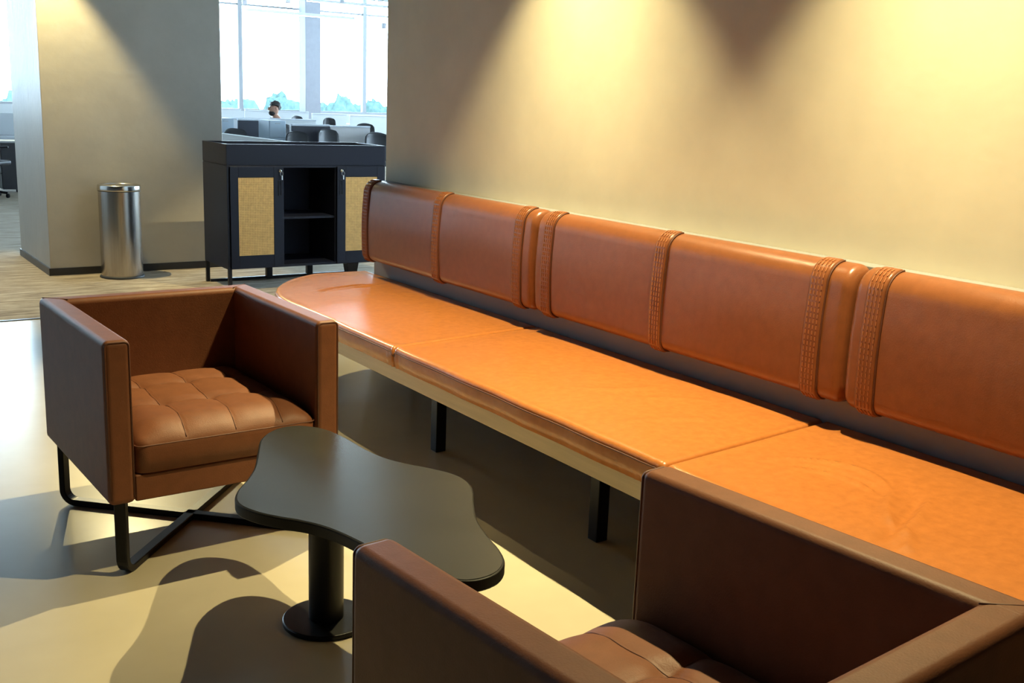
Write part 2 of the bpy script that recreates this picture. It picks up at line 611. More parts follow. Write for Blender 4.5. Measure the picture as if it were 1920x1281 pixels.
seat_cushion('seat_cushion', 3.852, 5.722, 0.10, 0.0,
             [(2.28, 5.14, 2.66, 5.235, 0.012, 0.012, -0.010), (2.34, 5.13, 2.66, 5.205, 0.012, 0.012, 0.008), (2.30, 5.18, 2.6, 5.26, 0.01, 0.012, 0.006)],
             'orange leather bench seat cushion with the rounded far end', phase=1.0)
seat_cushion('seat_cushion', 2.184, 3.846, 0.09, 0.10,
             [(2.45, 2.75, 2.65, 2.62, 0.02, 0.014, 0.003), (2.35, 2.95, 2.6, 2.85, -0.02, 0.016, 0.003), (2.2, 2.55, 2.5, 2.45, 0.02, 0.02, 0.003)],
             'orange leather bench seat cushion in the middle, behind the black table', phase=2.0)
seat_cushion('seat_cushion', BENCH_END, 2.178, 0.0, 0.09,
             [(2.40, 2.05, 2.42, 1.68, 0.10, 0.010, 0.009), (2.37, 1.99, 2.40, 1.70, 0.055, 0.009, -0.008), (2.37, 1.96, 2.39, 1.72, 0.035, 0.008, 0.008),
              (2.42, 1.68, 2.24, 1.54, -0.015, 0.010, 0.010), (2.47, 1.625, 2.155, 1.505, 0.006, 0.011, -0.010), (2.48, 1.60, 2.165, 1.48, 0.006, 0.009, 0.010),
              (2.50, 1.675, 2.39, 1.63, 0.01, 0.009, -0.008), (2.24, 1.50, 2.13, 1.43, 0.01, 0.010, 0.009)],
             'wrinkled orange leather bench seat cushion behind the near armchair', phase=3.0)

# ------------------------------------------------------------------ back cushions
BZ0, BZ1 = 0.588, 1.043
BX = 2.757


def back_profile(off=0.0, shrink=0.0):
    """closed D section in (x, z): flat back on the ledge, rounded front top and bottom"""
    pts = []
    zt, zb, xf, xb = BZ1 + off - shrink, BZ0 - off + shrink, BX - off + shrink, LEDGE_X - 0.002
    rt, rb = 0.075, 0.05
    pts.append((xb, zb))
    for k in range(9):
        a = -PI / 2 - k / 8 * PI / 2
        pts.append((xf + rb + rb * math.cos(a), zb + rb + rb * math.sin(a)))
    for k in range(1, 8):
        t = k / 8
        pts.append((xf - 0.008 * math.sin(PI * t) + 0.006 * t, zb + rb + (zt - rt - zb - rb) * t))
    for k in range(9):
        a = PI - k / 8 * PI / 2
        pts.append((xf + 0.006 + rt + rt * math.cos(a), zt - rt + rt * math.sin(a)))
    pts.append((xb, zt - 0.004))
    return pts


def back_cushion(ya, yb, straps, label, phase):
    r = 0.034
    ys = [0, 0.0012, 0.004, 0.009, 0.015, 0.022, 0.029, 0.034]
    L = yb - ya
    N = 60
    pos = [ya + e for e in ys] + [ya + 0.034 + (L - 0.068) * i / N for i in range(1, N)] + [yb - e for e in reversed(ys)]
    verts, faces = [], []
    k = None
    for y in pos:
        d = min(y - ya, yb - y)
        s = 0 if d >= r else r - math.sqrt(max(0, r * r - (r - d) ** 2))
        prof = back_profile(0, s)
        k = len(prof)
        for x, z in prof:
            n = 0.0035 * noise.noise(Vector((y * 2.5, z * 3.5, phase)))
            verts.append((min(x + (n if x < LEDGE_X - 0.02 else 0), LEDGE_X - 0.002), y, z))
    for i in range(len(pos) - 1):
        for q in range(k):
            w = (q + 1) % k
            faces.append((i * k + q, i * k + w, (i + 1) * k + w, (i + 1) * k + q))
    faces.append(tuple(range(k)))
    faces.append(tuple((len(pos) - 1) * k + q for q in range(k)))
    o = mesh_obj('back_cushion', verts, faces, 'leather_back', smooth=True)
    for sy in straps:
        sv, sf = [], []
        for e, (yy, off) in enumerate(((-0.033, 0.0005), (-0.033, 0.0055), (-0.026, 0.007), (0.026, 0.007), (0.033, 0.0055), (0.033, 0.0005))):
            sv += [(x, sy + yy, z) for x, z in back_profile(off)[1:-1]]
        kk = len(back_profile()) - 2
        for i in range(5):
            for q in range(kk - 1):
                sf.append((i * kk + q, i * kk + q + 1, (i + 1) * kk + q + 1, (i + 1) * kk + q))
        st = mesh_obj('strap', sv, sf, 'leather_back', o, smooth=True)
        # four rows of stitching
        mb = MB()
        prof = [Vector((x, 0, z)) for x, z in back_profile(0.0085)[1:-1]]
        dense = []
        for a, b in zip(prof, prof[1:]):
            c = max(1, int((b - a).length / 0.0055))
            dense += [a.lerp(b, i / c) for i in range(c)]
        for yy in (-0.021, -0.007, 0.007, 0.021):
            for i in range(0, len(dense) - 2, 3):
                p, q = dense[i], dense[i + 2]
                t = (q - p).normalized() * 0
                nrm = Vector((-(q - p).z, 0, (q - p).x)).normalized() * 0.0012
                hw = 0.0015
                v = [(p.x, sy + yy - hw, p.z), (p.x, sy + yy + hw, p.z), (q.x, sy + yy + hw, q.z), (q.x, sy + yy - hw, q.z)]
                top = [(a_ + nrm.x, b_, c_ + nrm.z) for a_, b_, c_ in v]
                bot = [(a_ - nrm.x, b_, c_ - nrm.z) for a_, b_, c_ in v]
                mb.add(bot + top, [(0, 1, 2, 3), (4, 5, 6, 7), (0, 1, 5, 4), (1, 2, 6, 5), (2, 3, 7, 6), (3, 0, 4, 7)])
        sto = mb.build('stitching', 'stitch_thread', st)
        sto['kind'] = 'stuff'
        # dark seam on the right side of each strap
        mb = MB()
        mb.tube([(x, sy - 0.0365, z) for x, z in back_profile(0.002)[1:-1]], 0.0032, 6)
        mb.build('seam', 'seam_thread', st, smooth=True)
    tag(o, label, 'cushion', 'back cushions along the wall')
    return o


back_cushion(3.880, 5.585, (3.995, 4.735, 5.535), 'brown leather back cushion at the far end of the bench', 0.3)
back_cushion(2.158, 3.868, (2.280, 3.040, 3.765), 'brown leather back cushion in the middle of the wall', 4.1)
back_cushion(0.440, 2.146, (0.56, 1.30, 2.055), 'brown leather back cushion at the right edge, nearest the camera', 7.7)

# ================================================================== armchairs
CW, CD, CZ0, CZ1, CT = 0.774, 0.811, 0.250, 0.768, 0.083


def rounded_slab(name, x0, x1, y0, y1, z0, z1, material, parent, bevel, seg=4):
    return box(name, x0, x1, y0, y1, z0, z1, material, parent, bevel=bevel, seg=seg)


def frame_section(w, h, c=0.003):
    return [(-w + c, -h), (w - c, -h), (w, -h + c), (w, h - c), (w - c, h), (-w + c, h), (-w, h - c), (-w, -h + c)]


def make_armchair():
    ch = empty('armchair')
    hw, hd = CW / 2, CD / 2
    for s in (-1, 1):
        xa, xb = (-hw, -hw + CT) if s < 0 else (hw - CT, hw)
        a = rounded_slab('arm', xa, xb, -hd, hd, CZ0, CZ1, 'leather_chair', ch, 0.020)
        # piping round the front panel of the arm
        e = 0.006
        loop = fillet_path([(xa + e, -hd + 0.004, CZ0 + 0.02), (xa + e, -hd + 0.004, CZ1 - e), (xb - e, -hd + 0.004, CZ1 - e), (xb - e, -hd + 0.004, CZ0 + 0.02)], 0.014)
        MB().tube(loop, 0.0032, 6).build('piping', 'seam_thread', a, smooth=True)
    bk = rounded_slab('backrest', -hw + CT - 0.042, hw - CT + 0.042, hd - CT, hd - 0.0006, CZ0 + 0.0006, CZ1 - 0.0006, 'leather_chair', ch, 0.020)
    # mitred seams where the back meets the arms
    for s in (-1, 1):
        MB().tube([(s * (hw - CT), hd - CT + 0.008, CZ1 - 0.0008), (s * (hw - 0.012), hd - 0.012, CZ1 - 0.0008)], 0.0018, 6).build('seam', 'seam_thread', bk, smooth=True)
    box('seat_base', -hw + CT - 0.002, hw - CT + 0.002, -hd + 0.006, hd - CT + 0.002, CZ0 + 0.002, 0.338, 'leather_chair', ch, bevel=0.006)
    # tufted seat cushion
    x0, x1, y0, y1 = -hw + CT + 0.001, hw - CT - 0.001, -hd - 0.002, hd - CT - 0.001
    zb, zt = 0.342, 0.440
    sx = [x0 + (x1 - x0) * t for t in (0.275, 0.545, 0.81)]
    sy = [y0 + (y1 - y0) * t for t in (0.36, 0.69)]
    NX, NY = 84, 96
    verts, faces = [], []

    def rd(d, r):
        return 0 if d >= r else r - math.sqrt(max(0, r * r - (r - d) ** 2))

    def clus(n):
        c = [0, 0.002, 0.006, 0.012, 0.02, 0.03]
        return c + [0.03 + 0.94 * (i + 1) / n for i in range(n - 1)] + [1 - t for t in reversed(c)]
    cu, cv = clus(NX), clus(NY)
    surf = {}
    for v in cv:
        y = y0 + (y1 - y0) * v
        row = []
        for u in cu:
            x = x0 + (x1 - x0) * u
            x = x + (0.5 - u) * 2 * rd(y - y0, 0.04)
            dx = min(u, 1 - u) * (x1 - x0)
            dy = min(v, 1 - v) * (y1 - y0)
            z = zt - rd(dx, 0.026) - rd(y - y0, 0.026) - rd(y1 - y, 0.02)
            e = min(1, dx / 0.06) * min(1, dy / 0.06)
            wobx = 0.012 * math.sin(y * 19)
            woby = 0.012 * math.sin(x * 24)
            g = 0
            for q in sx:
                d = abs(x - q - wobx * 0.5)
                g = max(g, 0.003 * math.exp(-(d / 0.004) ** 2) + 0.004 * math.exp(-(d / 0.03) ** 2))
            for q in sy:
                d = abs(y - q - woby * 0.5)
                g = max(g, 0.003 * math.exp(-(d / 0.004) ** 2) + 0.005 * math.exp(-(d / 0.028) ** 2))
            for q in sx:
                for p in sy:
                    d = math.hypot(x - q, y - p)
                    g += 0.013 * math.exp(-(d / 0.03) ** 2)
            z += 0.052 * (1 - (1 - min(1, dx / 0.10)) ** 2) * (1 - (1 - min(1, dy / 0.12)) ** 2) - g * min(1, dy / 0.02)
            row.append((x, y, z))
            surf[(round(u, 5), round(v, 5))] = (x, y, z)
        row = [(row[0][0], y, zb)] + row + [(row[-1][0], y, zb)]
        verts += row
    m = len(cu) + 2
    n = len(cv)
    for i in range(n - 1):
        for j in range(m):
            w = (j + 1) % m
            faces.append((i * m + j, i * m + w, (i + 1) * m + w, (i + 1) * m + j))
    faces.append(tuple(range(m)))
    faces.append(tuple((n - 1) * m + j for j in range(m)))
    cu_o = mesh_obj('seat_cushion', verts, faces, 'leather_chair', ch, smooth=True)
    mb = MB()
    mb.tube(fillet_path([(x0 + 0.004, y0 + 0.03, zt - 0.012), (x0 + 0.004, y0 + 0.004, zt - 0.012), (x1 - 0.004, y0 + 0.004, zt - 0.012), (x1 - 0.004, y0 + 0.03, zt - 0.012)], 0.02), 0.0025, 6)
    mb.build('piping', 'seam_thread', cu_o, smooth=True)
    # stitched seams lying on the cushion
    for q in sx:
        pth = []
        for v in cv[3:-3]:
            y = y0 + (y1 - y0) * v
            u = min(cu, key=lambda t: abs(x0 + (x1 - x0) * t - q - 0.006 * math.sin(y * 19)))
            p = surf[(round(u, 5), round(v, 5))]
            pth.append((q + 0.006 * math.sin(y * 19), p[1], p[2] + 0.0002))
        MB().tube(pth, 0.0016, 5).build('seam', 'seam_thread', cu_o, smooth=True)
    for q in sy:
        pth = []
        for u in cu[3:-3]:
            x = x0 + (x1 - x0) * u
            v = min(cv, key=lambda t: abs(y0 + (y1 - y0) * t - q - 0.006 * math.sin(x * 24)))
            p = surf[(round(u, 5), round(v, 5))]
            pth.append((p[0], q + 0.006 * math.sin(x * 24), p[2] - 0.0006))
        MB().tube(pth, 0.0016, 5).build('seam', 'seam_thread', cu_o, smooth=True)
    # two crossing flat-tube leg frames
    for s in (-1, 1):
        c = (hw - 0.045, hd - 0.045)
        pa = (-s * c[0], -c[1])
        pb = (s * c[0], c[1])
        zf = 0.0125
        path = fillet_path([(pa[0], pa[1], CZ0 + 0.004), (pa[0], pa[1], zf), (pb[0], pb[1], zf), (pb[0], pb[1], CZ0 + 0.004)], 0.045, 7)
        d = Vector((pb[0] - pa[0], pb[1] - pa[1], 0)).normalized()
        side = Vector((-d.y, d.x, 0))
        # sweep with a fixed side vector so the flat tube does not twist
        P = [Vector(p) for p in path]
        sec = frame_section(0.019, 0.0115)
        mb = MB()
        rows = []
        for i in range(len(P)):
            t = (P[min(i + 1, len(P) - 1)] - P[max(i - 1, 0)]).normalized()
            nrm = side.cross(t).normalized()
            rows += [P[i] + side * a_ + nrm * b_ for a_, b_ in sec]
        k = len(sec)
        f = [(i * k + q, i * k + (q + 1) % k, (i + 1) * k + (q + 1) % k, (i + 1) * k + q) for i in range(len(P) - 1) for q in range(k)]
        f += [tuple(range(k)), tuple((len(P) - 1) * k + q for q in range(k))]
        mb.add(rows, f)
        mb.build('leg_frame', 'black_steel', ch)
    return ch


arm1 = make_armchair()
arm1.location = (1.122, 3.636, 0)
arm1.rotation_euler = (0, 0, 0.029)
tag(arm1, 'boxy brown leather armchair facing the camera, left of the bench', 'armchair', 'brown leather armchairs')
arm2 = copy_tree(arm1)
arm2.location = (1.159, 1.161, 0)
arm2.rotation_euler = (0, 0, 3.226)
arm2['label'] = 'brown leather armchair seen from behind at the bottom of the picture'

# ================================================================== table
table = empty('coffee_table', (1.213, 2.672, 0))
tag(table, 'black wavy-edged low table on one round pedestal', 'table')
TZ = 0.480
outline = [(1.144, 2.989), (1.222, 3.060), (1.295, 3.060), (1.352, 2.990), (1.372, 2.872), (1.376, 2.745), (1.392, 2.650), (1.425, 2.575), (1.462, 2.515), (1.493, 2.450),
           (1.500, 2.385), (1.478, 2.310), (1.420, 2.210), (1.373, 2.121), (1.341, 2.023), (1.322, 1.945), (1.295, 1.880), (1.250, 1.838), (1.195, 1.826), (1.150, 1.845),
           (1.112, 1.905), (1.080, 1.995), (1.060, 2.097), (1.038, 2.205), (1.012, 2.277), (0.980, 2.330), (0.944, 2.376), (0.911, 2.430), (0.893, 2.490), (0.900, 2.545),
           (0.931, 2.605), (0.982, 2.672), (1.034, 2.757), (1.090, 2.880)]
smooth_outline = [(p.x, p.y) for p in catmull([(x, y, 0) for x, y in outline], 4)]
tt = rel(table, MB().prism(smooth_outline, TZ - 0.030, TZ).build('tabletop', 'table_edge', bevel=0.004, seg=2))
inner = []
nO = len(smooth_outline)
for i in range(nO):
    p0, p1 = Vector(smooth_outline[i - 1]), Vector(smooth_outline[(i + 1) % nO])
    t = (p1 - p0).normalized()
    q = Vector(smooth_outline[i]) + Vector((t.y, -t.x)) * 0.006
    inner.append((q.x, q.y))
srf = MB().prism(inner, TZ - 0.002, TZ + 0.0012).build('surface', 'table_top')
srf.parent = tt
rel(table, MB().lathe([(0.0505, 0.012), (0.0505, TZ - 0.03)], 1.213, 2.672, 48).build('pedestal', 'black_steel', bevel=0.001))
rel(table, MB().lathe([(0.124, 0.0), (0.126, 0.002), (0.126, 0.012), (0.123, 0.015), (0.06, 0.0165), (0.001, 0.0165)], 1.213, 2.672, 64).build('base_plate', 'black_steel', bevel=0.001))
rel(table, MB().lathe([(0.11, TZ - 0.036), (0.11, TZ - 0.030)], 1.213, 2.672, 40).build('mounting_plate', 'black_steel'))

# ================================================================== dustbin
bin_ = empty('waste_bin', (2.262, 8.955, 0.002))
tag(bin_, 'tall round stainless steel waste bin in front of the pillar', 'waste bin')
MB().lathe([(0.160, 0.018), (0.161, 0.03), (0.161, 0.700), (0.158, 0.704)], 0, 0, 64).build('body', 'steel_brushed', bin_, bevel=0.001)
MB().lathe([(0.172, 0.0), (0.174, 0.006), (0.172, 0.014), (0.162, 0.020), (0.15, 0.020)], 0, 0, 64).build('base_ring', 'bin_rubber', bin_, bevel=0.001)
ld = MB().lathe([(0.158, 0.700), (0.167, 0.703), (0.168, 0.710), (0.166, 0.740), (0.163, 0.747), (0.150, 0.750), (0.143, 0.744), (0.142, 0.736)], 0, 0, 64).build('rim', 'chrome', bin_, smooth=True)
MB().lathe([(0.141, 0.738), (0.12, 0.744), (0.06, 0.749), (0.001, 0.750)], 0, 0, 48).build('flap_lid', 'chrome', bin_, smooth=True)
MB().lathe([(0.163, 0.697), (0.1645, 0.699), (0.163, 0.702)], 0, 0, 64).build('band', 'bin_rubber', bin_)

# ================================================================== planter cabinet
S = 0.942
CX0, CX1, CY0, CY1 = 2.800, 4.135, 7.955, 8.505
CB, CT_, CPL = 0.172, 1.124, 0.967
cab = empty('planter_cabinet', ((CX0 + CX1) / 2, (CY0 + CY1) / 2, 0.002))
tag(cab, 'dark navy cabinet with two woven cane doors and open middle shelves', 'cabinet')
ox, oy = cab.location.x, cab.location.y


def cbox(name, x0, x1, y0, y1, z0, z1, material, parent=None, bevel=0.002):
    return box(name, x0 - ox, x1 - ox, y0 - oy, y1 - oy, z0, z1, material, parent or cab, bevel=bevel)


T = 0.018
cbox('side_panel', CX0, CX0 + T, CY0, CY1, CB, CPL - 0.004, 'cabinet_paint')
cbox('side_panel', CX1 - T, CX1, CY0, CY1, CB, CPL - 0.004, 'cabinet_paint')
cbox('bottom_panel', CX0 + T, CX1 - T, CY0 + 0.002, CY1, CB, CB + T, 'cabinet_paint')
cbox('back_panel', CX0 + T, CX1 - T, CY1 - 0.012, CY1, CB + T, CPL - 0.02, 'cabinet_inside')
cbox('top_panel', CX0 + T, CX1 - T, CY0 + 0.002, CY1, CPL - 0.02, CPL - 0.004, 'cabinet_paint')
D1, D2 = 3.253, 3.695
cbox('divider', D1 - T, D1, CY0 + 0.02, CY1 - 0.012, CB + T, CPL - 0.02, 'cabinet_inside')
cbox('divider', D2, D2 + T, CY0 + 0.02, CY1 - 0.012, CB + T, CPL - 0.02, 'cabinet_inside')
cbox('shelf', D1, D2, CY0 + 0.03, CY1 - 0.012, 0.545, 0.563, 'cabinet_paint')
# planter trough on top: four walls round a hollow
tr = cbox('planter_trough', CX0, CX1, CY0, CY0 + 0.02, CPL, CT_, 'cabinet_paint')
for a in ((CX0, CX1, CY1 - 0.02, CY1), (CX0, CX0 + 0.02, CY0 + 0.02, CY1 - 0.02), (CX1 - 0.02, CX1, CY0 + 0.02, CY1 - 0.02)):
    cbox('trough_wall', *a, CPL, CT_, 'cabinet_paint', tr)
cbox('trough_floor', CX0 + 0.02, CX1 - 0.02, CY0 + 0.02, CY1 - 0.02, CPL + 0.01, CPL + 0.03, 'cabinet_inside', tr)
cbox('seam_rail', CX0 + 0.004, CX1 - 0.004, CY0 + 0.004, CY1 - 0.004, CPL - 0.006, CPL + 0.002, 'cabinet_inside')


def cane_door(x0, x1, px0, px1, pz0, pz1, hinge_left):
    zb, zt = CB + 0.006, CPL - 0.01
    yf = CY0 - 0.016
    d = cbox('door', x0, px0, yf, CY0, zb, zt, 'cabinet_paint')
    cbox('stile', px1, x1, yf, CY0, zb, zt, 'cabinet_paint', d)
    cbox('frame_rail', px0, px1, yf, CY0, pz1, zt, 'cabinet_paint', d)
    cbox('frame_rail', px0, px1, yf, CY0, zb, pz0, 'cabinet_paint', d)
    # woven cane: strands over and under
    mb = MB()
    pitch = 0.0132
    nx, nz = int((px1 - px0) / pitch), int((pz1 - pz0) / pitch)
    yc = CY0 - 0.010
    for i in range(nx):
        x = px0 + (i + 0.5) * (px1 - px0) / nx - ox
        mb.box(x - 0.0042, x + 0.0042, yc - oy, yc + 0.002 - oy, pz0, pz1)
    for j in range(nz):
        z = pz0 + (j + 0.5) * (pz1 - pz0) / nz
        mb.box(px0 - ox, px1 - ox, yc - 0.002 - oy, yc - oy, z - 0.0040, z + 0.0040)
    w = mb.build('cane_weave', 'rattan', d)
    w['kind'] = 'stuff'
    w['label'] = 'woven natural cane panel'
    cbox('cane_backing', px0, px1, CY0 - 0.005, CY0 - 0.001, pz0, pz1, 'seam_thread', d, bevel=0)
    # recessed pull, lock and hanging key
    hx = (x1 - 0.032) if hinge_left else (x0 + 0.032)
    hd_ = MB()
    hd_.box(hx - 0.012 - ox, hx - 0.008 - ox, yf - 0.006 - oy, yf - oy, 0.735, 0.850).box(hx + 0.008 - ox, hx + 0.012 - ox, yf - 0.006 - oy, yf - oy, 0.735, 0.850)
    hd_.box(hx - 0.008 - ox, hx + 0.008 - ox, yf - 0.006 - oy, yf - oy, 0.735, 0.739).box(hx - 0.008 - ox, hx + 0.008 - ox, yf - 0.006 - oy, yf - oy, 0.846, 0.850)
    hd_.build('pull_handle', 'black_steel', d)
    ky = MB()
    ky.lathe([(0.011, -0.012), (0.011, 0.0), (0.007, 0.003)], 0, 0, 16)
    kv = [(x + hx - ox, z + yf - oy - 0.004, y + 0.925) for x, y, z in ky.v]
    lk = MB().add([(a, b - 0.0, c) for a, b, c in kv], ky.f).build('lock', 'chrome', d, smooth=True)
    kk = MB()
    kk.box(hx - 0.001 - ox, hx + 0.001 - ox, yf - 0.032 - oy, yf - oy, 0.918, 0.932)
    kk.tube([(hx - ox + 0.012 * math.cos(a * PI / 6) + 0.004, yf - 0.030 - oy, 0.905 + 0.016 * math.sin(a * PI / 6)) for a in range(12)], 0.0014, 6, closed=True)
    kk.box(hx + 0.004 - ox, hx + 0.012 - ox, yf - 0.031 - oy, yf - 0.029 - oy, 0.858, 0.892)
    kk.build('key', 'chrome', d)
    return d


cane_door(CX0 + 0.021, D1 - 0.006, 2.884, 3.166, 0.276, 0.876, True)
cane_door(D2 + 0.006, CX1 - 0.02, 3.775, 4.057, 0.276, 0.876, False)
for lx in (CX0 + 0.002, CX1 - 0.03):
    for ly in (CY0 + 0.002, CY1 - 0.03):
        cbox('leg', lx, lx + 0.028, ly, ly + 0.028, 0.0, CB, 'black_steel')
for lx in (3.30, 3.66):
    cbox('leg', lx, lx + 0.05, CY1 - 0.06, CY1 - 0.02, 0.0, CB, 'black_steel')
cbox('foot_rail', CX0 + 0.03, CX1 - 0.03, CY1 - 0.055, CY1 - 0.03, 0.0, 0.022, 'black_steel')
# tapered stub foot under the front right
ft = MB()
fx, fy = 3.86, 8.02
ft.add([(fx - 0.05 - ox, fy - 0.05 - oy, CB), (fx + 0.05 - ox, fy - 0.05 - oy, CB), (fx + 0.05 - ox, fy + 0.05 - oy, CB), (fx - 0.05 - ox, fy + 0.05 - oy, CB),
        (fx - 0.028 - ox, fy - 0.028 - oy, 0), (fx + 0.028 - ox, fy - 0.028 - oy, 0), (fx + 0.028 - ox, fy + 0.028 - oy, 0), (fx - 0.028 - ox, fy + 0.028 - oy, 0)],
       [(0, 1, 2, 3), (4, 5, 6, 7), (0, 1, 5, 4), (1, 2, 6, 5), (2, 3, 7, 6), (3, 0, 4, 7)])
ft.build('leg', 'black_steel', cab, bevel=0.003)

# ================================================================== office beyond


def office_chair(loc, rz, label, group='black office chairs at the far desks', width=0.44, top=0.96):
    c = empty('office_chair', loc, rz)
    hw = width / 2
    # curved mesh back with a rounded upper edge
    nx, nz = 10, 10
    v, f = [], []
    z0 = 0.50
    for side in (0, 1):
        for j in range(nz + 1):
            t = j / nz
            w = hw * (0.92 + 0.08 * math.sin(PI * t)) * (1 if t < 0.85 else math.sqrt(max(0.05, 1 - ((t - 0.85) / 0.15) ** 2 * 0.35)))
            for i in range(nx + 1):
                u = 2 * i / nx - 1
                x = u * w
                y = 0.22 + 0.05 * t - 0.07 * u * u - (0.022 * side)
                v.append((x, y, z0 + (top - z0) * t - 0.03 * (u * u) * t))
    m = nx + 1
    L = m * (nz + 1)
    for s in (0, 1):
        for j in range(nz):
            for i in range(nx):
                a = s * L + j * m + i
                f.append((a, a + 1, a + m + 1, a + m))
    for i in range(nx):
        f.append((i, i + 1, L + i + 1, L + i))
        a = nz * m + i
        f.append((a, a + 1, L + a + 1, L + a))
    for j in range(nz):
        a = j * m
        f.append((a, a + m, L + a + m, L + a))
        a = j * m + nx
        f.append((a, a + m, L + a + m, L + a))
    mesh_obj('backrest', v, f, 'chair_mesh', c, smooth=True)
    box('seat', -0.24, 0.24, -0.25, 0.22, 0.43, 0.50, 'chair_mesh', c, bevel=0.03, seg=3)
    MB().tube([(0, 0.2, 0.46), (0, 0.26, 0.50), (0, 0.27, 0.66)], 0.02, 8).build('back_support', 'black_steel', c)
    MB().lathe([(0.03, 0.07), (0.03, 0.43)], 0, 0, 12).build('column', 'black_steel', c)
    for k in range(5):
        a = 2 * PI * k / 5
        mb = MB()
        mb.tube([(0.02 * math.cos(a), 0.02 * math.sin(a), 0.10), (0.28 * math.cos(a), 0.28 * math.sin(a), 0.065)], 0.018, 6)
        mb.lathe([(0.012, 0.0), (0.028, 0.012), (0.028, 0.045), (0.012, 0.06)], 0.28 * math.cos(a), 0.28 * math.sin(a), 10)
        mb.build('leg', 'black_steel', c)
    for s in (-1, 1):
        MB().tube([(s * 0.24, 0.05, 0.47), (s * 0.28, 0.05, 0.50), (s * 0.28, 0.05, 0.66), (s * 0.28, -0.18, 0.67)], 0.014, 6).build('armrest', 'black_steel', c)
    tag(c, label, 'office chair', group)
    return c


FZ = 0.002
office_chair((6.07, 16.5, FZ), 0.25, 'black office chair back just right of the pillar edge')
office_chair((6.72, 15.75, FZ), -0.15, 'black office chair showing right above the middle of the cabinet top', width=0.38)
office_chair((7.30, 17.5, FZ), 0.5, 'black office chair half hidden behind another one, left of the dark panel', width=0.46, top=1.03)
office_chair((7.36, 15.9, FZ), 0.15, 'large black office chair in front of the dark partition panel', width=0.40, top=1.0)
office_chair((8.2, 15.9, FZ), 0.0, 'black office chair cut off by the right wall', width=0.44)
office_chair((11.95, 28.0, FZ), 0.1, 'small far office chair right of the seated person', width=0.36)
office_chair((12.85, 28.0, FZ), -0.2, 'small far office chair below the right-hand window pane', width=0.36, top=0.93)
office_chair((10.55, 21.2, FZ), -0.35, 'far office chair seen from the side beside the right wall', width=0.42, top=0.97)

# low partition wedge running away from the cabinet
lp = box('low_partition', 5.62, 5.70, 13.6, 16.6, FZ, 0.90, 'panel_grey', bevel=0.008)
tag(lp, 'low grey partition running away just behind the cabinet', 'partition')


def workstation(x0, x1, y, top, front_mat, label, desk=True, z_top=None):
    w = empty('workstation', ((x0 + x1) / 2, y, FZ))
    h = (x1 - x0) / 2
    box('front_panel', -h, h, 0, 0.03, 0.05, top - 0.03, front_mat, w, bevel=0.004)
    box('screen_cap', -h, h, -0.012, 0.042, top - 0.03, top, 'desk_top', w, bevel=0.004)
    if desk:
        box('desktop', -h, h, 0.03, 0.75, 0.71, 0.735, 'desk_top', w, bevel=0.003)
        for s in (-1, 1):
            box('leg', s * (h - 0.05) - 0.025, s * (h - 0.05) + 0.025, 0.65, 0.70, 0, 0.71, 'mullion_grey', w)
    tag(w, label, 'desk', 'office desks with screens')
    return w


workstation(6.26, 6.78, 17.2, 1.10, 'panel_dark', 'desk with a dark front panel below the seated person')
workstation(6.79, 7.44, 16.25, 1.06, 'panel_dark', 'desk with a wide dark front panel behind the office chairs')
workstation(7.46, 8.16, 16.25, 1.05, 'panel_white', 'desk with a plain white front panel next to the right wall')
workstation(6.34, 8.07, 18.2, 1.095, 'office_white', 'long white-topped desk row in front of the seated person')
workstation(10.9, 12.8, 29.4, 1.06, 'office_white', 'far white desk screen right of the column foot', desk=True)
workstation(12.9, 14.0, 29.4, 1.02, 'office_white', 'far white desk screen under the right-hand windows', desk=True)
workstation(14.1, 16.4, 29.4, 1.00, 'office_white', 'farthest white desk screen beside the wall edge', desk=True)
workstation(8.6, 10.8, 29.4, 1.08, 'office_white', 'far white desk screen left of the column, below the sill', desk=True)

# pale drawer unit
du = empty('drawer_unit', (6.63, 16.45, FZ))
box('body', -0.14, 0.14, 0.0, 0.45, 0, 1.10, 'panel_pale_blue', du, bevel=0.004)
for k in range(4):
    dr = box('drawer', -0.132, 0.132, -0.014, 0, 0.03 + 0.27 * k, 0.285 + 0.27 * k, 'panel_pale_blue', du, bevel=0.003)
    box('handle', -0.04, 0.04, -0.024, -0.014, 0.24 + 0.27 * k, 0.25 + 0.27 * k, 'mullion_grey', dr)
tag(du, 'pale blue drawer unit between the two dark desk panels', 'drawer unit')
du2 = copy_tree(du)
du2.location = (6.05, 17.2, FZ)
du2['label'] = 'pale blue drawer unit at the pillar edge'

# left gap: dark pedestal, chair and white desk
ped = empty('pedestal_drawers', (2.70, 16.6, FZ))
box('body', -0.09, 0.19, 0, 0.5, 0.05, 0.70, 'chair_mesh', ped, bevel=0.004)
for k in range(3):
    dr = box('drawer', -0.33, -0.092, 0.02, 0.5, 0.07 + 0.21 * k, 0.27 + 0.21 * k, 'panel_grey', ped, bevel=0.004)
    box('handle', -0.29, -0.25, 0.005, 0.02, 0.17 + 0.21 * k, 0.185 + 0.21 * k, 'chrome', dr)
for a in (-0.28, 0.12):
    MB().lathe([(0.01, 0), (0.025, 0.01), (0.025, 0.04), (0.01, 0.05)], a, 0.1, 10).build('castor', 'black_steel', ped)
tag(ped, 'dark drawer pedestal on castors left of the pillar', 'drawer unit')
office_chair((2.30, 16.0, FZ), 0.8, 'black office chair at the left picture edge', top=1.0)
ld_ = empty('office_desk', (2.75, 17.6, FZ))
box('desktop', -0.7, 0.7, -0.4, 0.4, 0.72, 0.75, 'desk_top', ld_, bevel=0.004)
box('screen', -0.7, 0.7, 0.36, 0.40, 0.75, 1.08, 'office_white', ld_, bevel=0.004)
